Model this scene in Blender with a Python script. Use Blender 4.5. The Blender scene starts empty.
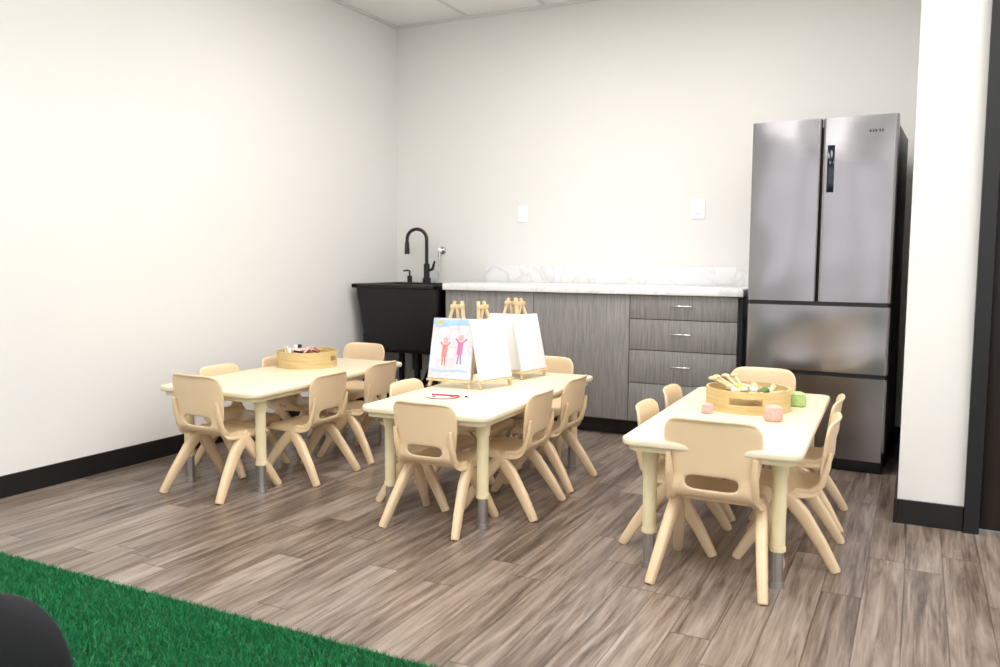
import bpy, bmesh, math, random
import numpy as np
from mathutils import Vector, Matrix
random.seed(7); np.random.seed(7)
scene=bpy.context.scene
scene.view_settings.view_transform='Standard'
rad=math.radians

# ---------------------------------------------------------------- materials
def srgb(r,g,b):
    def f(c):
        c/=255.0
        return c/12.92 if c<=0.04045 else ((c+0.055)/1.055)**2.4
    return (f(r),f(g),f(b),1)
def mat(name,col,rough=0.5,metal=0.0,noise=0.0,nscale=20,bump=0.0,spec=0.5,emit=None,estr=0):
    m=bpy.data.materials.new(name); m.use_nodes=True
    nt=m.node_tree; b=nt.nodes['Principled BSDF']
    b.inputs['Base Color'].default_value=srgb(*col)
    b.inputs['Roughness'].default_value=rough
    b.inputs['Metallic'].default_value=metal
    b.inputs['Specular IOR Level'].default_value=spec
    if noise>0 or bump>0:
        tc=nt.nodes.new('ShaderNodeTexCoord'); n=nt.nodes.new('ShaderNodeTexNoise')
        n.inputs['Scale'].default_value=nscale; n.inputs['Detail'].default_value=3
        nt.links.new(tc.outputs['Object'],n.inputs['Vector'])
        if noise>0:
            r=nt.nodes.new('ShaderNodeValToRGB')
            c=srgb(*col)
            r.color_ramp.elements[0].position=0.3; r.color_ramp.elements[1].position=0.7
            r.color_ramp.elements[0].color=tuple(x*(1-noise) for x in c[:3])+(1,)
            r.color_ramp.elements[1].color=tuple(min(1,x*(1+noise)) for x in c[:3])+(1,)
            nt.links.new(n.outputs['Fac'],r.inputs['Fac']); nt.links.new(r.outputs['Color'],b.inputs['Base Color'])
        if bump>0:
            bp=nt.nodes.new('ShaderNodeBump'); bp.inputs['Strength'].default_value=bump; bp.inputs['Distance'].default_value=0.002
            nt.links.new(n.outputs['Fac'],bp.inputs['Height']); nt.links.new(bp.outputs['Normal'],b.inputs['Normal'])
    if emit:
        b.inputs['Emission Color'].default_value=srgb(*emit); b.inputs['Emission Strength'].default_value=estr
    return m

def wood_grain(name,c1,c2,scale=(60,60,4),rough=0.45,detail=6):
    m=bpy.data.materials.new(name); m.use_nodes=True
    nt=m.node_tree; b=nt.nodes['Principled BSDF']; L=nt.links.new
    tc=nt.nodes.new('ShaderNodeTexCoord'); mp=nt.nodes.new('ShaderNodeMapping')
    mp.inputs['Scale'].default_value=scale
    n=nt.nodes.new('ShaderNodeTexNoise'); n.inputs['Scale'].default_value=1; n.inputs['Detail'].default_value=detail; n.inputs['Roughness'].default_value=0.65
    r=nt.nodes.new('ShaderNodeValToRGB'); r.color_ramp.elements[0].position=0.32; r.color_ramp.elements[1].position=0.68
    r.color_ramp.elements[0].color=srgb(*c1); r.color_ramp.elements[1].color=srgb(*c2)
    L(tc.outputs['Object'],mp.inputs['Vector']); L(mp.outputs['Vector'],n.inputs['Vector']); L(n.outputs['Fac'],r.inputs['Fac']); L(r.outputs['Color'],b.inputs['Base Color'])
    b.inputs['Roughness'].default_value=rough
    return m

def floor_mat():
    m=bpy.data.materials.new('vinyl_plank_floor'); m.use_nodes=True
    nt=m.node_tree; b=nt.nodes['Principled BSDF']; L=nt.links.new; N=nt.nodes.new
    def math_(op,a,bv=None):
        n=N('ShaderNodeMath'); n.operation=op
        for i,v in enumerate((a,bv)):
            if v is None: continue
            if isinstance(v,(int,float)): n.inputs[i].default_value=v
            else: L(v,n.inputs[i])
        return n.outputs[0]
    tc=N('ShaderNodeTexCoord'); sp=N('ShaderNodeSeparateXYZ'); L(tc.outputs['Object'],sp.inputs[0])
    X,Y=sp.outputs['X'],sp.outputs['Y']
    W=0.12; LEN=1.15
    u=math_('DIVIDE',X,W); iu=math_('FLOOR',u); fu=math_('FRACT',u)
    wn=N('ShaderNodeTexWhiteNoise'); wn.noise_dimensions='1D'; L(iu,wn.inputs['W'])
    v=math_('ADD',math_('DIVIDE',Y,LEN),math_('MULTIPLY',wn.outputs['Value'],7.3)); iv=math_('FLOOR',v); fv=math_('FRACT',v)
    cb=N('ShaderNodeCombineXYZ'); L(iu,cb.inputs[0]); L(iv,cb.inputs[1])
    w2=N('ShaderNodeTexWhiteNoise'); w2.noise_dimensions='2D'; L(cb.outputs[0],w2.inputs['Vector'])
    rnd=w2.outputs['Value']
    cv=N('ShaderNodeCombineXYZ'); L(math_('MULTIPLY',X,28),cv.inputs[0]); L(math_('MULTIPLY',Y,2.0),cv.inputs[1]); L(math_('MULTIPLY',rnd,37),cv.inputs[2])
    n1=N('ShaderNodeTexNoise'); n1.inputs['Scale'].default_value=1; n1.inputs['Detail'].default_value=8; n1.inputs['Roughness'].default_value=0.60; n1.inputs['Distortion'].default_value=0.8
    L(cv.outputs[0],n1.inputs['Vector'])
    cv2=N('ShaderNodeCombineXYZ'); L(math_('MULTIPLY',X,150),cv2.inputs[0]); L(math_('MULTIPLY',Y,5.0),cv2.inputs[1]); L(math_('MULTIPLY',rnd,11),cv2.inputs[2])
    n2=N('ShaderNodeTexNoise'); n2.inputs['Scale'].default_value=1; n2.inputs['Detail'].default_value=4
    L(cv2.outputs[0],n2.inputs['Vector'])
    f=math_('ADD',math_('MULTIPLY',n1.outputs['Fac'],0.80),math_('MULTIPLY',n2.outputs['Fac'],0.28))
    f=math_('ADD',f,math_('MULTIPLY',math_('SUBTRACT',rnd,0.5),0.13))
    r=N('ShaderNodeValToRGB'); e=r.color_ramp.elements
    e[0].position=0.36; e[0].color=srgb(68,57,50)
    e[1].position=0.76; e[1].color=srgb(164,152,142)
    a=e.new(0.46); a.color=srgb(103,89,79)
    a=e.new(0.57); a.color=srgb(132,118,107)
    L(f,r.inputs['Fac'])
    du=math_('MINIMUM',fu,math_('SUBTRACT',1,fu)); dv=math_('MINIMUM',fv,math_('SUBTRACT',1,fv))
    s=math_('MAXIMUM',math_('LESS_THAN',du,0.014),math_('LESS_THAN',dv,0.0018))
    mx=N('ShaderNodeMix'); mx.data_type='RGBA'; L(math_('MULTIPLY',s,0.7),mx.inputs[0]); L(r.outputs['Color'],mx.inputs[6]); mx.inputs[7].default_value=srgb(50,42,38)
    L(mx.outputs[2],b.inputs['Base Color'])
    b.inputs['Roughness'].default_value=0.30
    bp=N('ShaderNodeBump'); bp.inputs['Strength'].default_value=0.10; bp.inputs['Distance'].default_value=0.002
    L(f,bp.inputs['Height']); L(bp.outputs['Normal'],b.inputs['Normal'])
    return m

def marble_mat():
    m=bpy.data.materials.new('white_marble'); m.use_nodes=True
    nt=m.node_tree; b=nt.nodes['Principled BSDF']; L=nt.links.new; N=nt.nodes.new
    tc=N('ShaderNodeTexCoord'); n=N('ShaderNodeTexNoise'); n.inputs['Scale'].default_value=3.2; n.inputs['Detail'].default_value=6; n.inputs['Distortion'].default_value=1.5
    L(tc.outputs['Object'],n.inputs['Vector'])
    r=N('ShaderNodeValToRGB'); e=r.color_ramp.elements
    e[0].position=0.46; e[0].color=srgb(232,232,233); e[1].position=0.54; e[1].color=srgb(232,232,233)
    a=e.new(0.498); a.color=srgb(217,217,217)
    L(n.outputs['Fac'],r.inputs['Fac']); L(r.outputs['Color'],b.inputs['Base Color'])
    b.inputs['Roughness'].default_value=0.25
    return m

def steel_mat():
    m=bpy.data.materials.new('brushed_stainless'); m.use_nodes=True
    nt=m.node_tree; b=nt.nodes['Principled BSDF']; L=nt.links.new; N=nt.nodes.new
    tc=N('ShaderNodeTexCoord'); mp=N('ShaderNodeMapping'); mp.inputs['Scale'].default_value=(3,3,400)
    n=N('ShaderNodeTexNoise'); n.inputs['Scale'].default_value=1; n.inputs['Detail'].default_value=3
    L(tc.outputs['Object'],mp.inputs['Vector']); L(mp.outputs['Vector'],n.inputs['Vector'])
    r=N('ShaderNodeMapRange'); r.inputs[3].default_value=0.15; r.inputs[4].default_value=0.25
    L(n.outputs['Fac'],r.inputs[0]); L(r.outputs[0],b.inputs['Roughness'])
    b.inputs['Base Color'].default_value=srgb(156,153,156); b.inputs['Metallic'].default_value=1
    n2=N('ShaderNodeTexNoise'); n2.inputs['Scale'].default_value=2.2; n2.inputs['Detail'].default_value=1
    L(tc.outputs['Object'],n2.inputs['Vector'])
    bp=N('ShaderNodeBump'); bp.inputs['Strength'].default_value=0.6; bp.inputs['Distance'].default_value=0.035
    L(n2.outputs['Fac'],bp.inputs['Height']); L(bp.outputs['Normal'],b.inputs['Normal'])
    return m

M={}
M['wall']=mat('wall_paint',(227,226,223),0.8,bump=0.05,nscale=300)
M['ceil']=mat('ceiling_tile',(238,238,237),0.9,bump=0.2,nscale=250)
M['grid']=mat('ceiling_grid_white',(218,218,217),0.5)
M['black']=mat('black_rubber_base',(12,12,13),0.45,noise=0.1)
M['frame']=mat('black_door_frame',(12,12,14),0.4,noise=0.1)
M['door']=wood_grain('dark_walnut_door',(22,16,13),(40,29,23),(40,40,3),0.4)
M['floor']=floor_mat()
M['cab']=wood_grain('grey_oak_laminate',(112,110,109),(146,143,140),(110,110,6),0.5)
M['marble']=marble_mat()
M['steel']=steel_mat()
M['dark']=mat('dark_grey_metal',(22,22,25),0.4,noise=0.08)
M['blackplastic']=mat('black_matte',(7,7,8),0.45,noise=0.05)
M['blackfabric']=mat('black_fabric',(8,9,13),0.85,noise=0.1,nscale=200,bump=0.2)
M['chrome']=mat('satin_chrome',(200,200,202),0.22,1.0)
M['legmetal']=mat('leg_grey_metal',(178,176,174),0.28,0.9)
M['chair']=mat('tan_plastic',(226,200,163),0.40,noise=0.03,nscale=6)
M['table']=mat('cream_table_top',(231,219,190),0.36,noise=0.02,nscale=5)
M['tableleg']=mat('cream_plastic',(226,213,174),0.4,noise=0.02)
M['tray']=wood_grain('bamboo_tray',(194,168,110),(216,192,140),(8,8,60),0.45)
M['pine']=wood_grain('pine_wood',(208,180,134),(228,204,162),(60,60,6),0.5)
M['canvas']=mat('white_canvas',(230,230,231),0.8,bump=0.1,nscale=400)
M['plate']=mat('white_switch_plate',(250,250,250),0.3,noise=0.01)
M['led']=mat('led_panel',(255,255,255),0.5,emit=(255,251,248),estr=14.8)
M['red']=mat('red_paint',(205,50,45),0.4,noise=0.05)
M['blue']=mat('blue_paint',(60,110,190),0.4,noise=0.05)
M['sky']=mat('sky_blue_paint',(168,200,228),0.6,noise=0.08)
M['magenta']=mat('magenta_paint',(206,120,165),0.5,noise=0.1)
M['coral']=mat('coral_paint',(228,135,135),0.5,noise=0.1)
M['pink']=mat('pink_yarn',(232,174,166),0.8,noise=0.12,nscale=80,bump=0.6)
M['greenc']=mat('light_green_yarn',(172,198,130),0.8,noise=0.12,nscale=80,bump=0.6)
M['yellow']=mat('yellow_paint',(225,190,70),0.5,noise=0.05)
M['purple']=mat('purple_paint',(165,130,195),0.5,noise=0.05)
M['display']=mat('display_glass',(20,28,38),0.08)
M['leaf']=mat('green_item',(90,130,70),0.6,noise=0.1)

# ---------------------------------------------------------------- builder
class B:
    def __init__(s,name):
        s.name=name; s.bm=bmesh.new(); s.mats=[]
    def mi(s,m):
        m=M[m] if isinstance(m,str) else m
        if m not in s.mats: s.mats.append(m)
        return s.mats.index(m)
    def merge(s,t,m,mx=None):
        i=s.mi(m)
        for f in t.faces: f.material_index=i
        if mx is not None: bmesh.ops.transform(t,matrix=mx,verts=t.verts)
        me=bpy.data.meshes.new('tmp'); t.to_mesh(me); t.free()
        s.bm.from_mesh(me); bpy.data.meshes.remove(me)
    def box(s,c,d,m,bev=0,mx=None,seg=2):
        t=bmesh.new(); bmesh.ops.create_cube(t,size=1)
        bmesh.ops.scale(t,vec=d,verts=t.verts)
        if bev>0: bmesh.ops.bevel(t,geom=t.edges[:],offset=bev,segments=seg,affect='EDGES',profile=0.5)
        M4=Matrix.Translation(c)
        s.merge(t,m,(mx@M4) if mx is not None else M4)
    def bb(s,x0,x1,y0,y1,z0,z1,m,bev=0,mx=None):
        s.box(((x0+x1)/2,(y0+y1)/2,(z0+z1)/2),(abs(x1-x0),abs(y1-y0),abs(z1-z0)),m,bev,mx)
    def sweep(s,pts,rad_,m,seg=14,mx=None,power=2.0,up=None):
        pts=[Vector(p) for p in pts]; n=len(pts)
        t=bmesh.new(); rings=[]
        ref=None
        for i,p in enumerate(pts):
            d=(pts[min(i+1,n-1)]-pts[max(i-1,0)]).normalized()
            if ref is None:
                ref=Vector(up) if up else (Vector((0,0,1)) if abs(d.z)<0.9 else Vector((1,0,0)))
            a=(ref-d*ref.dot(d)).normalized(); b=d.cross(a); 
            if not up: ref=a
            r=rad_ if isinstance(rad_,(int,float)) else rad_[i]
            ra,rb=(r,r) if isinstance(r,(int,float)) else r
            ring=[]
            for k in range(seg):
                an=2*math.pi*k/seg; c_,s_=math.cos(an),math.sin(an)
                e=2.0/power
                ring.append(t.verts.new(p+a*(ra*math.copysign(abs(c_)**e,c_))+b*(rb*math.copysign(abs(s_)**e,s_))))
            rings.append(ring)
        for i in range(n-1):
            for k in range(seg):
                t.faces.new((rings[i][k],rings[i][(k+1)%seg],rings[i+1][(k+1)%seg],rings[i+1][k]))
        t.faces.new(rings[0][::-1]); t.faces.new(rings[-1])
        bmesh.ops.recalc_face_normals(t,faces=t.faces)
        s.merge(t,m,mx)
    def cyl(s,p0,p1,r0,m,r1=None,seg=20,mx=None):
        s.sweep([p0,p1],[r0,r1 if r1 is not None else r0],m,seg,mx)
    def lathe(s,prof,m,seg=40,mx=None):
        t=bmesh.new(); rings=[]
        for r,z in prof:
            if r<1e-6: rings.append([t.verts.new((0,0,z))])
            else: rings.append([t.verts.new((r*math.cos(2*math.pi*k/seg),r*math.sin(2*math.pi*k/seg),z)) for k in range(seg)])
        for a,b in zip(rings,rings[1:]):
            for k in range(seg):
                k2=(k+1)%seg
                if len(a)==1 and len(b)==1: continue
                if len(a)==1: t.faces.new((a[0],b[k],b[k2]))
                elif len(b)==1: t.faces.new((a[k],a[k2],b[0]))
                else: t.faces.new((a[k],a[k2],b[k2],b[k]))
        bmesh.ops.recalc_face_normals(t,faces=t.faces)
        s.merge(t,m,mx)
    def rrect(s,hx,hy,r,z0,z1,m,bev=0.004,seg=8,mx=None):
        t=bmesh.new(); pts=[]
        for cx,cy,a0 in ((hx-r,hy-r,0),(-hx+r,hy-r,90),(-hx+r,-hy+r,180),(hx-r,-hy+r,270)):
            for k in range(seg+1):
                a=rad(a0+90*k/seg); pts.append((cx+r*math.cos(a),cy+r*math.sin(a)))
        vs=[t.verts.new((x,y,z0)) for x,y in pts]
        f=t.faces.new(vs)
        e=bmesh.ops.extrude_face_region(t,geom=[f])
        bmesh.ops.translate(t,vec=(0,0,z1-z0),verts=[v for v in e['geom'] if isinstance(v,bmesh.types.BMVert)])
        bmesh.ops.recalc_face_normals(t,faces=t.faces)
        if bev>0:
            ed=[ed for ed in t.edges if abs(ed.verts[0].co.z-ed.verts[1].co.z)<1e-6]
            bmesh.ops.bevel(t,geom=ed,offset=bev,segments=3,affect='EDGES',profile=0.5)
        s.merge(t,m,mx)
    def ball(s,c,r,m,mx=None,seg=20,sc=(1,1,1)):
        t=bmesh.new(); bmesh.ops.create_uvsphere(t,u_segments=seg,v_segments=seg//2+2,radius=r)
        bmesh.ops.scale(t,vec=sc,verts=t.verts); bmesh.ops.translate(t,vec=c,verts=t.verts)
        s.merge(t,m,mx)
    def mesh(s,smooth=True,angle=35):
        me=bpy.data.meshes.new(s.name); s.bm.to_mesh(me); s.bm.free()
        for m in s.mats: me.materials.append(m)
        if smooth:
            me.polygons.foreach_set('use_smooth',[True]*len(me.polygons))
            me.set_sharp_from_angle(angle=rad(angle))
        return me
    def obj(s,loc=(0,0,0),rot=0,smooth=True,scale=1):
        return place(s.mesh(smooth),s.name,loc,rot,scale)
def place(me,name,loc,rot=0,scale=1):
    o=bpy.data.objects.new(name,me); scene.collection.objects.link(o)
    o.location=loc; o.rotation_euler=(0,0,rad(rot)); o.scale=(scale,)*3
    return o

# ---------------------------------------------------------------- dims
XL=-3.61; YB=5.39; H=2.82; XR=-0.04; YE=3.73; XD0=0.20; XRR=3.6; YF=-2.5
def slab(name,x0,x1,y0,y1,z0,z1,m,bev=0):
    b=B(name); b.bb(x0,x1,y0,y1,z0,z1,m,bev); return b.obj(smooth=False)
slab('floor',XL-0.12,XRR,YF,YB+0.12,-0.1,0,'floor')
slab('wall_left',XL-0.12,XL,YF,YB+0.12,0,H,'wall')
slab('wall_back',XL,XR+0.24,YB,YB+0.12,0,H,'wall')
slab('wall_right',XR,XD0,YE,YB,0,H,'wall')
b=B('wall_right_entry'); b.bb(1.35,XRR,YE,YE+0.12,0,H,'wall'); b.bb(XD0,1.35,YE,YE+0.12,2.3,H,'wall'); b.obj(smooth=False)
slab('ceiling',XL-0.12,XRR,YF,YB+0.12,H,H+0.1,'ceil')
b=B('wall_rear_added'); b.bb(XL,XRR,YF-0.1,YF,0,0.35,'wall'); b.bb(XL,XRR,YF-0.1,YF,2.45,H,'wall')  # unseen wall with openings, added to give the fridge steel structured reflections
for px in (-3.61,-1.9,-0.2,1.5,3.2): b.bb(px,px+0.28,YF-0.1,YF,0.35,2.45,'wall')
b.obj(smooth=False)
b=B('ceiling_grid')
x=XL
while x<XRR:
    b.bb(x,x+0.024,YF,YB,H-0.006,H+0.001,'grid'); x+=0.61
y=YB
while y>YF:
    b.bb(XL,XRR,y-0.024,y,H-0.0055,H+0.001,'grid'); y-=1.22
b.bb(XL,XL+0.022,YF,YB,H-0.02,H,'grid'); b.bb(XL,XR,YB-0.022,YB,H-0.02,H,'grid')
b.obj(smooth=False)
for (px,py) in ((-2.08,3.6),(-2.08,1.2),(-0.86,3.6),(-0.86,1.2),(1.0,1.2),(1.0,2.9),(-2.08,-1.2),(0.4,-1.2)):
    b=B('ceiling_led_panel'); b.bb(-0.29,0.29,-0.58,0.58,-0.012,-0.006,'led'); b.bb(-0.305,0.305,-0.6,-0.58,-0.016,0,'grid'); b.bb(-0.305,0.305,0.58,0.6,-0.016,0,'grid'); b.bb(-0.305,-0.29,-0.58,0.58,-0.016,0,'grid'); b.bb(0.29,0.305,-0.58,0.58,-0.016,0,'grid'); b.bb(-0.29,0.29,-0.58,0.58,-0.006,0,'grid')
    b.obj((px,py,H-0.006),smooth=False)
slab('baseboard_left',XL,XL+0.012,YF,YB,0,0.1,'black',0.002)
slab('baseboard_back',XL+0.012,XR-0.012,YB-0.012,YB,0,0.1,'black',0.002)
slab('baseboard_right',XR-0.012,XR,YE-0.012,YB-0.012,0,0.1,'black',0.002)
slab('baseboard_right_end',XR,XD0-0.0,YE-0.012,YE,0,0.1,'black',0.002)
b=B('trim_door_frame'); b.bb(XD0,XD0+0.055,YE-0.03,YE+0.15,0,2.3,'frame',0.003); b.bb(1.295,1.35,YE-0.03,YE+0.15,0,2.3,'frame',0.003); b.bb(XD0+0.055,1.295,YE-0.03,YE+0.15,2.24,2.3,'frame',0.003); b.obj(smooth=False)
b=B('door_1'); b.bb(XD0+0.058,1.292,YE+0.03,YE+0.075,0.008,2.235,'door',0.003)
b.cyl((1.2,YE+0.03,1.0),(1.2,YE-0.03,1.0),0.012,'chrome'); b.cyl((1.2,YE-0.03,1.0),(1.08,YE-0.03,1.0),0.01,'chrome'); b.obj()

# ---------------------------------------------------------------- turf (backing + blades, one object)
N=150000
gx=np.random.uniform(XL+0.03,-0.8,N); gy=np.random.uniform(0.95,1.785,N)
ang=np.random.uniform(0,math.tau,N); hh=np.random.uniform(0.010,0.019,N); ln=np.random.normal(0,0.007,(N,2)); w=0.0016
V=np.zeros((N*3+4,3),np.float32)
n3=N*3
V[0:n3:3,0]=gx-np.cos(ang)*w; V[0:n3:3,1]=gy-np.sin(ang)*w; V[0:n3:3,2]=0.004
V[1:n3:3,0]=gx+np.cos(ang)*w; V[1:n3:3,1]=gy+np.sin(ang)*w; V[1:n3:3,2]=0.004
V[2:n3:3,0]=np.maximum(gx+ln[:,0],XL+0.014); V[2:n3:3,1]=gy+ln[:,1]; V[2:n3:3,2]=hh+0.005
V[n3:]=((XL+0.014,YF+0.05,0.005),(3.1,YF+0.05,0.005),(3.1,1.787,0.005),(XL+0.014,1.787,0.005))
me=bpy.data.meshes.new('artificial_turf'); me.vertices.add(n3+4); me.vertices.foreach_set('co',V.ravel())
me.loops.add(n3+4); me.loops.foreach_set('vertex_index',np.arange(n3+4,dtype=np.int32))
me.polygons.add(N+1); me.polygons.foreach_set('loop_start',np.arange(0,n3+3,3,dtype=np.int32)); me.polygons.foreach_set('loop_total',np.append(np.full(N,3),4).astype(np.int32))
me.polygons.foreach_set('material_index',np.append(np.random.randint(0,3,N),3).astype(np.int32))
me.update(); me.validate()
for i,c in enumerate(((16,116,62),(28,144,84),(10,94,50))): me.materials.append(mat('turf_green_%d'%i,c,0.6))
me.materials.append(mat('turf_backing',(10,66,34),0.9,noise=0.3,nscale=60))
place(me,'artificial_turf',(0,0,0))

# ---------------------------------------------------------------- cabinets
CY=4.78
b=B('base_cabinet')
x0,x1=-2.82,-0.905
b.bb(x0,x1,CY+0.02,YB-0.012,0.10,0.87,'cab')
b.bb(x0+0.01,x1-0.01,CY+0.085,YB-0.02,0.0,0.10,'black')
g=0.0022
def front(xa,xb,za,zb): b.bb(xa+g,xb-g,CY,CY+0.019,za+g,zb-g,'cab',0.0015)
front(x0,-2.174,0.105,0.87); front(-2.174,-1.54,0.105,0.87)
zs=[0.87,0.725,0.54,0.34,0.105]
for a,c in zip(zs,zs[1:]): front(-1.54,x1,c,a)
b.bb(x0+.004,x1-.004,CY+0.0185,CY+0.021,0.102,0.869,'dark')
for a,c in zip(zs,zs[1:]):
    zc=(a+c)/2+0.01; xc=(-1.54+x1)/2
    b.sweep([(xc-0.055,CY,zc),(xc-0.055,CY-0.022,zc),(xc-0.045,CY-0.028,zc),(xc+0.045,CY-0.028,zc),(xc+0.055,CY-0.022,zc),(xc+0.055,CY,zc)],0.0045,'chrome',10)
b.obj()
b=B('marble_countertop')
b.bb(x0-0.01,x1+0.03,CY-0.025,YB-0.002,0.871,0.915,'marble',0.004)
b.bb(x0-0.01,x1+0.03,YB-0.024,YB-0.002,0.915,1.03,'marble',0.003); b.obj()
slab('dark_gap_panel',x1+0.002,x1+0.02,CY+0.03,YB-0.03,0.0,0.869,'black')  # black sheet added to paint the dark gap between cabinet and fridge

# ---------------------------------------------------------------- sink
b=B('utility_sink')
mx=Matrix.Translation((-3.205,5.035,0))
def frustum(b,hx0,hy0,z0,hx1,hy1,z1,m,mx):
    t=bmesh.new(); vs=[]
    for hx,hy,z in ((hx0,hy0,z0),(hx1,hy1,z1)):
        vs.append([t.verts.new((sx*hx,sy*hy,z)) for sx,sy in ((-1,-1),(1,-1),(1,1),(-1,1))])
    for k in range(4): t.faces.new((vs[0][k],vs[0][(k+1)%4],vs[1][(k+1)%4],vs[1][k]))
    t.faces.new(vs[0][::-1])
    bmesh.ops.bevel(t,geom=[e for e in t.edges if not e.is_boundary],offset=0.03,segments=4,affect='EDGES',profile=0.5)
    bmesh.ops.recalc_face_normals(t,faces=t.faces)
    b.merge(t,m,mx)
frustum(b,0.29,0.235,0.42,0.345,0.28,0.885,'blackplastic',mx)
frustum(b,0.275,0.185,0.44,0.325,0.235,0.886,'blackplastic',mx)
b.bb(-0.36,0.36,-0.295,-0.225,0.87,0.90,'blackplastic',0.008,mx); b.bb(-0.36,0.36,0.20,0.295,0.87,0.90,'blackplastic',0.008,mx)
b.bb(-0.36,-0.305,-0.295,0.295,0.87,0.90,'blackplastic',0.008,mx); b.bb(0.305,0.36,-0.295,0.295,0.87,0.90,'blackplastic',0.008,mx)
for sx in (-1,1):
    for sy in (-1,1):
        b.cyl((sx*0.28,sy*0.225,0.55),(sx*0.29,sy*0.235,0.0),0.026,'blackplastic',0.020,mx=mx)
b.cyl((0,0,0.43),(0,0,0.28),0.035,'blackplastic',mx=mx); b.sweep([(0,0,0.3),(0,0,0.2),(0,0.05,0.16),(0,0.12,0.18),(0,0.18,0.26),(0,0.3,0.28)],0.024,'blackplastic',mx=mx)
b.obj()
b=B('black_faucet')
fx,fy=-3.27,5.27
arc=[(0,0,0.90),(0,0,1.22)]
R=0.075
for k in range(1,13):
    a=math.pi*k/12; arc.append((-(R-R*math.cos(a))*0.95,-(R-R*math.cos(a))*0.3,1.22+R*math.sin(a)))
ex=arc[-1]; arc.append((ex[0],ex[1],1.19))
b.sweep([(fx+p[0],fy+p[1],p[2]) for p in arc],0.013,'blackplastic',14)
b.cyl((fx+ex[0],fy+ex[1],1.2),(fx+ex[0],fy+ex[1],1.11),0.016,'blackplastic',0.020)
b.cyl((fx,fy,0.90),(fx,fy,0.935),0.03,'blackplastic'); b.cyl((fx,fy,0.93),(fx,fy,1.04),0.022,'blackplastic')
b.sweep([(fx+0.015,fy,0.99),(fx+0.05,fy,1.0),(fx+0.07,fy,1.06)],[0.012,0.010,0.007],'blackplastic')
b.obj()
b=B('soap_dispenser'); b.cyl((-3.42,5.27,0.9),(-3.42,5.27,0.95),0.018,'blackplastic'); b.sweep([(-3.42,5.27,0.95),(-3.42,5.27,0.985),(-3.43,5.25,0.99),(-3.44,5.22,0.985)],0.007,'blackplastic'); b.obj()
b=B('water_shutoff_valve'); vx=-3.20
b.cyl((vx,YB,1.14),(vx,YB-0.05,1.14),0.012,'chrome'); b.ball((vx,YB-0.05,1.14),0.018,'plate'); b.cyl((vx,YB-0.05,1.14),(vx,YB-0.05,1.09),0.012,'chrome'); b.lathe([(0,0),(0.028,0),(0.028,0.004),(0.012,0.008)],'chrome',24,Matrix.Translation((vx,YB,1.14))@Matrix.Rotation(rad(90),4,'X'))
b.sweep([(vx,YB-0.05,1.10),(vx,YB-0.05,1.0),(vx-0.01,YB-0.06,0.94),(vx-0.03,YB-0.08,0.90)],0.006,'chrome',10); b.obj()
def plate(name,x,z,w,h,kind):
    b=B(name); b.box((x,YB-0.005,z),(w,0.010,h),'plate',0.003)
    if kind=='switch': 
        b.box((x,YB-0.0105,z),(w*0.42,0.003,h*0.55),'grid',0.0)
        b.box((x,YB-0.0125,z),(w*0.38,0.006,h*0.51),'plate',0.002)
    else:
        for dz in (-0.022,0.022):
            b.box((x,YB-0.0105,z+dz),(w*0.42,0.004,h*0.24),'plate',0.001)
            b.box((x-0.007,YB-0.0128,z+dz),(0.002,0.001,0.008),'dark'); b.box((x+0.007,YB-0.0128,z+dz),(0.002,0.001,0.008),'dark')
    b.obj()
plate('wall_switch',-1.29,1.405,0.085,0.125,'switch'); plate('wall_outlet',-2.54,1.40,0.072,0.118,'outlet')

# ---------------------------------------------------------------- fridge
b=B('french_door_refrigerator')
W=0.695; hw=W/2; ht=1.79
b.bb(-hw+0.004,hw-0.004,0.075,0.70,0.03,1.755,'dark',0.006)
b.bb(-hw+0.02,hw-0.02,0.04,0.08,0.03,1.75,'blackplastic')
def door(xa,xb,za,zb):
    t=bmesh.new(); bmesh.ops.create_cube(t,size=1); bmesh.ops.scale(t,vec=(xb-xa,0.068,zb-za),verts=t.verts)
    bmesh.ops.bevel(t,geom=[e for e in t.edges if abs(e.verts[0].co.z-e.verts[1].co.z)>0.1 and e.verts[0].co.y<0],offset=0.014,segments=5,affect='EDGES',profile=0.5)
    b.merge(t,'steel',Matrix.Translation(((xa+xb)/2,0.034,(za+zb)/2)))
door(-hw,-0.004,0.868,ht); door(0.004,hw,0.868,ht)
door(-hw,hw,0.508,0.846); door(-hw,hw,0.065,0.486)
b.bb(-hw+0.01,hw-0.01,0.012,0.075,0.838,0.87,'dark'); b.bb(-hw+0.01,hw-0.01,0.012,0.075,0.478,0.51,'dark')
b.bb(-hw+0.01,hw-0.01,0.03,0.075,0.0,0.066,'blackplastic',0.004)
b.bb(-hw+0.05,-hw+0.12,0.06,0.2,1.755,1.785,'dark',0.004); b.bb(hw-0.12,hw-0.05,0.06,0.2,1.755,1.785,'dark',0.004)
b.bb(0.028,0.062,-0.002,0.004,1.42,1.655,'display',0.001)
for dx in (0.22,0.232,0.245,0.262,0.274): b.bb(dx,dx+0.007,-0.0012,0.002,1.707,1.72,'dark')
for sx in (-0.28,0.28):
    for sy in (0.12,0.62): b.cyl((sx,sy,0),(sx,sy,0.04),0.02,'blackplastic')
b.obj((-0.468,4.53,0),-3)

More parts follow.
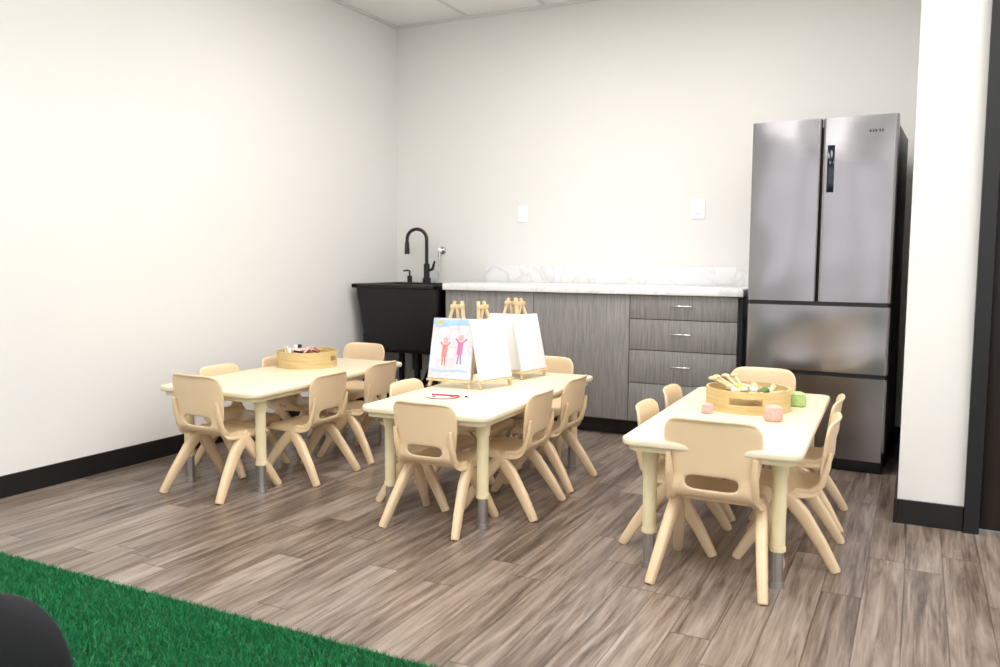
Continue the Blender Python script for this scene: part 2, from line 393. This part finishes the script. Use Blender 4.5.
# ---------------------------------------------------------------- chair
def chair_shell():
    cols=[-1,-0.86,-0.6,-0.2,0.2,0.6,0.86,1]
    rows=[(.150,.228,.128),(.166,.252,.140),(.150,.276,.148),(.08,.275,.152),(0,.269,.152),(-.07,.271,.150),(-.108,.284,.144),(-.122,.308,.137),(-.130,.352,.138),(-.133,.372,.143),(-.142,.445,.153),(-.150,.505,.152),(-.155,.529,.140),(-.166,.533,.132)]
    bm=bmesh.new(); g=[]
    for i,(y,z,hw) in enumerate(rows):
        r=[]
        for s in cols:
            yy,zz=y,z
            a=abs(s)
            if 2<=i<=6: zz+= -0.024 if a==1 else (0.003 if a>0.8 else 0)
            if i<=1: zz+= -0.008 if a==1 else 0; 
            if i<=2: yy-= 0.012 if a==1 else 0
            if i>=8: yy+= 0.026 if a==1 else (0.016 if a>0.8 else (0.006 if a>0.5 else 0))
            if i==7: yy+= 0.012 if a==1 else 0
            if i==11: zz-=0.008 if a==1 else 0
            if i>=12: zz-= 0.014 if a==1 else (0.003 if a>0.8 else 0)
            r.append(bm.verts.new((s*hw,yy,zz)))
        g.append(r)
    for i in range(len(rows)-1):
        for k in range(len(cols)-1):
            if i==7 and 2<=k<=4: continue
            bm.faces.new((g[i][k],g[i][k+1],g[i+1][k+1],g[i+1][k]))
    bmesh.ops.recalc_face_normals(bm,faces=bm.faces)
    me=bpy.data.meshes.new('tmpshell'); bm.to_mesh(me); bm.free()
    o=bpy.data.objects.new('tmpshell',me); scene.collection.objects.link(o)
    s=o.modifiers.new('s','SOLIDIFY'); s.thickness=0.012; s.offset=0
    u=o.modifiers.new('u','SUBSURF'); u.levels=2; u.render_levels=2
    dg=bpy.context.evaluated_depsgraph_get(); m2=bpy.data.meshes.new_from_object(o.evaluated_get(dg))
    bpy.data.objects.remove(o); return m2
shell=chair_shell()
b=B('childrens_chair')
t=bmesh.new(); t.from_mesh(shell); b.merge(t,'chair')
for sx in (-1,1):
    for sy in (-1,1):
        pts=[(sx*.130,-sy*.030,.262),(sx*.136,sy*.010,.235),(sx*.143,sy*.055,.185),(sx*.158,sy*.120,.092),(sx*.172,sy*.172,.006),(sx*.173,sy*.175,0.0)]
        rr=[(.016,.020),(.018,.028),(.018,.027),(.017,.022),(.015,.018),(.013,.015)]
        b.sweep(pts,rr,'chair',16,power=3.0,up=(1,0,0))
    b.sweep([(sx*.128,-.02,.268),(sx*.128,-.075,.268),(sx*.130,-.110,.30),(sx*.130,-.130,.37),(sx*.132,-.138,.42)],[(.013,.014),(.014,.014),(.013,.013),(.012,.011),(.008,.006)],'chair',12,power=2.5,up=(1,0,0))
b.box((0,0.0,.252),(.25,.03,.022),'chair',.006)
chair_me=b.mesh(angle=60)
def chair(x,y,rot,sc=1.0): place(chair_me,'childrens_chair',(x,y,0),rot,sc)

# ---------------------------------------------------------------- table
TH=0.476; TL=1.30; TW=0.585
b=B('childrens_table')
b.rrect(TW/2,TL/2,0.05,TH-0.026,TH,'table',0.008)
b.rrect(TW/2-0.02,TL/2-0.02,0.04,TH-0.045,TH-0.026,'tableleg',0.002)
for sx in (-1,1):
    for sy in (-1,1):
        x,y=sx*.215,sy*(TL/2-.125)
        b.cyl((x,y,TH-0.03),(x,y,TH-0.10),0.034,'tableleg',0.027)
        b.cyl((x,y,TH-0.06),(x,y,0.135),0.024,'tableleg')
        b.cyl((x,y,0.14),(x,y,0.125),0.027,'tableleg')
        b.cyl((x,y,0.13),(x,y,0.02),0.0205,'legmetal')
        b.cyl((x,y,0.022),(x,y,0.0),0.024,'legmetal',0.025)
table_me=b.mesh()
T=[(-2.91,3.37,3.0),(-1.75,3.38,2.0),(-0.605,3.30,1.5)]
for t_ in T: place(table_me,'childrens_table',(t_[0],t_[1],0),t_[2])

chair(-2.86,2.80,-2,1.04); chair(-1.71,2.855,0,0.97); chair(-0.574,2.80,0,1.06)
chair(-3.05,4.05,180,1.03); chair(-1.82,4.09,182,1.0); chair(-0.66,4.03,180,1.03)
for X_,ys in ((-2.69,(3.2,3.68)),(-1.565,(3.2,3.67)),(-0.405,(3.17,3.64))):
    chair(X_+0.02,ys[0],92,0.97); chair(X_-0.005,ys[1],91,0.97)
for X_,ys in ((-3.075,(3.15,3.62)),(-1.925,(3.15,3.62)),(-0.79,(3.13,3.58))):
    chair(X_-0.01,ys[0],-88,0.97); chair(X_-0.03,ys[1],-88,0.97)

# ---------------------------------------------------------------- trays
def tray(name,x,y,rot,fill):
    b=B(name); z=TH; R=0.165; h=0.088
    b.lathe([(0,0.0),(R-0.006,0.0),(R-0.006,0.012),(0,0.012)],'tray')
    seg=72
    t=bmesh.new()
    def slot(k,j):
        for c in (0,36):
            d=min(abs(k-c),72-abs(k-c))
            if j==1 and d<=4: return True
        return False
    zs=[0,0.035,0.062,h]
    for k in range(seg):
        a0,a1=2*math.pi*k/seg,2*math.pi*(k+1)/seg
        for j in range(3):
            if slot(k,j): continue
            q=[]
            for r_ in (R,R-0.009):
                for a in (a0,a1):
                    for zz in (zs[j],zs[j+1]): q.append(t.verts.new((r_*math.cos(a),r_*math.sin(a),zz)))
            o0,o1,o2,o3,i0,i1,i2,i3=q
            t.faces.new((o0,o2,o3,o1)); t.faces.new((i0,i1,i3,i2)); t.faces.new((o1,o3,i3,i1)); t.faces.new((o0,i0,i2,o2))
            if slot((k-1)%seg,j): t.faces.new((o0,o1,i1,i0))
            if slot((k+1)%seg,j): t.faces.new((o2,i2,i3,o3))
    bmesh.ops.remove_doubles(t,verts=t.verts,dist=1e-5)
    b.merge(t,'tray')
    fill(b)
    b.obj((x,y,z),rot)
def fill_crayons(b):
    cols=['canvas','blue','yellow','purple','canvas','leaf','pine','dark','pink','canvas','coral','tableleg']
    for i in range(60):
        a=random.uniform(0,math.tau); r=random.uniform(0,0.10); an=random.uniform(0,math.tau); L=random.uniform(0.035,0.05)
        z=0.025+0.04*random.random()+ (0.035 if r<0.07 else 0)
        c=Vector((r*math.cos(a),r*math.sin(a),z)); d=Vector((math.cos(an)*L,math.sin(an)*L,random.uniform(-0.008,0.014)))
        b.cyl(c-d,c+d,0.006,random.choice(cols),seg=10); 
    for i in range(6):
        a=random.uniform(2.2,4.2); b.cyl((0.1*math.cos(a),0.1*math.sin(a),0.03),(0.11*math.cos(a),0.11*math.sin(a),0.11),0.012,random.choice(['canvas','dark','red','plate']),seg=12)
def fill_toys(b):
    for i in range(40):
        a=random.uniform(0,math.tau); r=random.uniform(0,0.115)
        k=random.random(); c=Vector((r*math.cos(a),r*math.sin(a),0.045+0.045*random.random()))
        if k<0.45:
            an=random.uniform(0,math.tau); d=Vector((math.cos(an)*0.04,math.sin(an)*0.04,random.uniform(-0.01,0.02)))
            b.sweep([c-d,c,c+d],[0.007,0.009,0.012],random.choice(['pine','chair','tray']),10)
        elif k<0.85: b.ball(c,0.017+0.008*random.random(),random.choice(['canvas','leaf','pine','tableleg','yellow','canvas']),sc=(1,0.8,0.7),seg=14)
        else: b.box(c,(0.05,0.03,0.015),random.choice(['pine','canvas']),0.003)
    ang0=rad(-260)
    for an in (2.2,2.6,3.0,1.9):
        p0=Vector((0,0,0.05)); p1=Vector((0.14*math.cos(an+ang0),0.14*math.sin(an+ang0),0.115))
        b.cyl(p0,p1,0.007,'pine',seg=10); b.ball(p1,0.018,'pine',sc=(1,1,0.5),seg=14)
tray('crayon_tray',-3.03,3.62,20,fill_crayons)
tray('toy_food_tray',-0.60,3.43,275,fill_toys)
def yarn(name,m,x,y,s=0.028):
    b=B(name); b.lathe([(0,0),(s*0.8,0),(s,s*0.3),(s*1.02,s),(s*0.85,s*1.6),(s*0.5,s*1.8),(0,s*1.85)],m,24)
    for k in range(6):
        zz=s*(0.25+0.25*k); rr=s*(0.99 if k<4 else 0.9)
        b.sweep([(rr*math.cos(a),rr*math.sin(a),zz+0.002*math.sin(3*a)) for a in [math.tau*i/20 for i in range(21)]],0.0018,m,6)
    b.obj((x,y,TH))
yarn('pink_play_cup',"pink",-0.465,3.20,0.033); yarn('green_play_cup','greenc',-0.425,3.58,0.033); yarn('pink_play_cup','pink',-0.72,3.24,0.022)

# ---------------------------------------------------------------- easels
def painting_mat():
    m=bpy.data.materials.new('child_painting'); m.use_nodes=True
    nt=m.node_tree; bs=nt.nodes['Principled BSDF']; L=nt.links.new; N=nt.nodes.new
    tc=N('ShaderNodeTexCoord')
    n=N('ShaderNodeTexNoise'); n.inputs['Scale'].default_value=9; n.inputs['Detail'].default_value=3; L(tc.outputs['Object'],n.inputs['Vector'])
    r=N('ShaderNodeValToRGB'); e=r.color_ramp.elements
    e[0].position=0.0; e[0].color=srgb(226,225,226); e[1].position=1; e[1].color=srgb(226,225,226)
    for p,c in ((0.36,(226,224,226)),(0.45,(233,198,208)),(0.52,(226,222,226)),(0.57,(226,224,227)),(0.64,(200,212,230)),(0.70,(226,224,226))):
        a=e.new(p); a.color=srgb(*c)
    L(n.outputs['Fac'],r.inputs['Fac'])
    L(r.outputs['Color'],bs.inputs['Base Color']); bs.inputs['Roughness'].default_value=0.7
    return m
M['painting']=painting_mat()
def easel(x,y,rot,art=False,hz=0.40,cw=0.22,ch=0.285):
    b=B('tabletop_easel')
    tilt=rad(13)
    for sx in (-1,1):
        b.sweep([(sx*0.105,-0.03,0.003),(sx*0.018,0.068,hz)],[(0.008,0.0055)]*2,'pine',8,power=6,up=(1,0,0))
    b.sweep([(0,0.055,hz-0.03),(0,0.135,0.003)],[(0.008,0.0055)]*2,'pine',8,power=6,up=(1,0,0))
    b.box((0,0.055,hz-0.025),(0.07,0.014,0.018),'pine',0.002)
    b.box((0,-0.027,0.035),(0.23,0.032,0.010),'pine',0.002)
    b.box((0,0.0,0.135),(0.12,0.008,0.012),'pine',0.002)
    mx=Matrix.Translation((0,-0.030,0.041))@Matrix.Rotation(-tilt,4,'X')
    b.box((0,0,ch/2),(cw,0.014,ch),'canvas',0.002,mx)
    if art:
        b.box((0,-0.0078,ch/2),(cw-0.002,0.001,ch-0.002),'painting',0,mx)
        k=[0]
        def st(pts,m,w=0.004):
            k[0]+=1
            b.sweep([(p[0],-0.0086-0.00006*k[0],p[1]) for p in pts],[(0.0006,w)]*len(pts),m,8,mx,up=(0,1,0))
        st([(-0.107,0.268),(-0.03,0.262),(0.05,0.268),(0.107,0.264)],'sky',0.015); st([(-0.10,0.245),(-0.02,0.25)],'sky',0.006)
        st([(-0.085,0.262),(-0.06,0.266)],'yellow',0.010)
        st([(-0.035,0.10),(-0.033,0.16)],'coral',0.014); st([(-0.033,0.165),(-0.033,0.192)],'pink',0.012); st([(-0.06,0.17),(-0.033,0.145),(-0.008,0.172)],'coral',0.0045)
        st([(-0.042,0.06),(-0.04,0.10)],'coral',0.0045); st([(-0.026,0.06),(-0.03,0.10)],'coral',0.0045)
        st([(0.045,0.115),(0.047,0.175)],'magenta',0.014); st([(0.047,0.18),(0.047,0.207)],'pink',0.012); st([(0.02,0.19),(0.047,0.162),(0.078,0.19)],'magenta',0.0045)
        st([(0.038,0.07),(0.042,0.115)],'purple',0.0045); st([(0.056,0.07),(0.052,0.115)],'purple',0.0045)
        st([(-0.1,0.04),(-0.03,0.035),(0.05,0.042),(0.1,0.036)],'sky',0.006)
    b.obj((x,y,TH),rot)
easel(-1.935,3.34,2,True); easel(-1.775,3.43,75); easel(-1.87,3.78,0); easel(-1.755,3.81,80)
b=B('paint_palette'); b.lathe([(0,0.002),(0.05,0.002),(0.075,0.008),(0.078,0.008),(0.076,0.004),(0.05,0),(0,0)],'canvas',32)
for i in range(6):
    a=i*math.tau/6; b.ball((0.045*math.cos(a),0.045*math.sin(a),0.003),0.010,['red','blue','yellow','purple','leaf','pink'][i],sc=(1,1,0.3),seg=12)
b.obj((-1.83,3.08,TH))
b=B('paint_brush'); b.cyl((-0.08,0,0.010),(0.05,0,0.010),0.004,'red',seg=10); b.cyl((0.05,0,0.010),(0.07,0,0.009),0.005,'chrome',seg=10); b.cyl((0.07,0,0.009),(0.09,0,0.006),0.005,'dark',0.001,seg=10); b.obj((-1.78,3.05,TH+0.004),10)
b=B('white_paper_sheet'); b.box((0,0,0.001),(0.14,0.10,0.001),'canvas'); b.obj((-1.66,3.12,TH),20)

# ---------------------------------------------------------------- dark chair in the foreground
b=B('black_lounge_chair')
b.ball((0,0,0.285),0.15,'blackfabric',sc=(0.84,0.45,1.10),seg=40)
b.ball((0,0.16,0.22),0.17,'blackfabric',sc=(0.85,1,0.35),seg=40)
for sx in (-0.09,0.09):
    for yy in (0.02,0.26): b.cyl((sx,yy,0.2),(sx*1.2,yy,0.0),0.014,'blackplastic')
b.obj((-1.475,0.90,0.006),205)

# ---------------------------------------------------------------- world
w=bpy.data.worlds.new('World'); scene.world=w; w.use_nodes=True
w.node_tree.nodes['Background'].inputs[0].default_value=(0.98,0.98,1,1); w.node_tree.nodes['Background'].inputs[1].default_value=1.75

# ---------------------------------------------------------------- camera
cam=bpy.data.cameras.new('camera'); co=bpy.data.objects.new('camera',cam); scene.collection.objects.link(co)
F=829.0
Yc=Vector((420,-71,F)).normalized(); Xc=Vector((1650,83,-F)); Xc=(Xc-Yc*Xc.dot(Yc)).normalized(); Zc=Xc.cross(Yc)
right=Vector((Xc[0],Yc[0],Zc[0])); down=Vector((Xc[1],Yc[1],Zc[1])); fwd=Vector((Xc[2],Yc[2],Zc[2]))
mw=Matrix((( right[0],-down[0],-fwd[0],0),(right[1],-down[1],-fwd[1],0),(right[2],-down[2],-fwd[2],1.07),(0,0,0,1)))
co.matrix_world=mw
cam.sensor_width=36; cam.lens=36*F/1000; cam.clip_start=0.05
cam.dof.use_dof=True; cam.dof.focus_distance=3.9; cam.dof.aperture_fstop=4.0
scene.camera=co
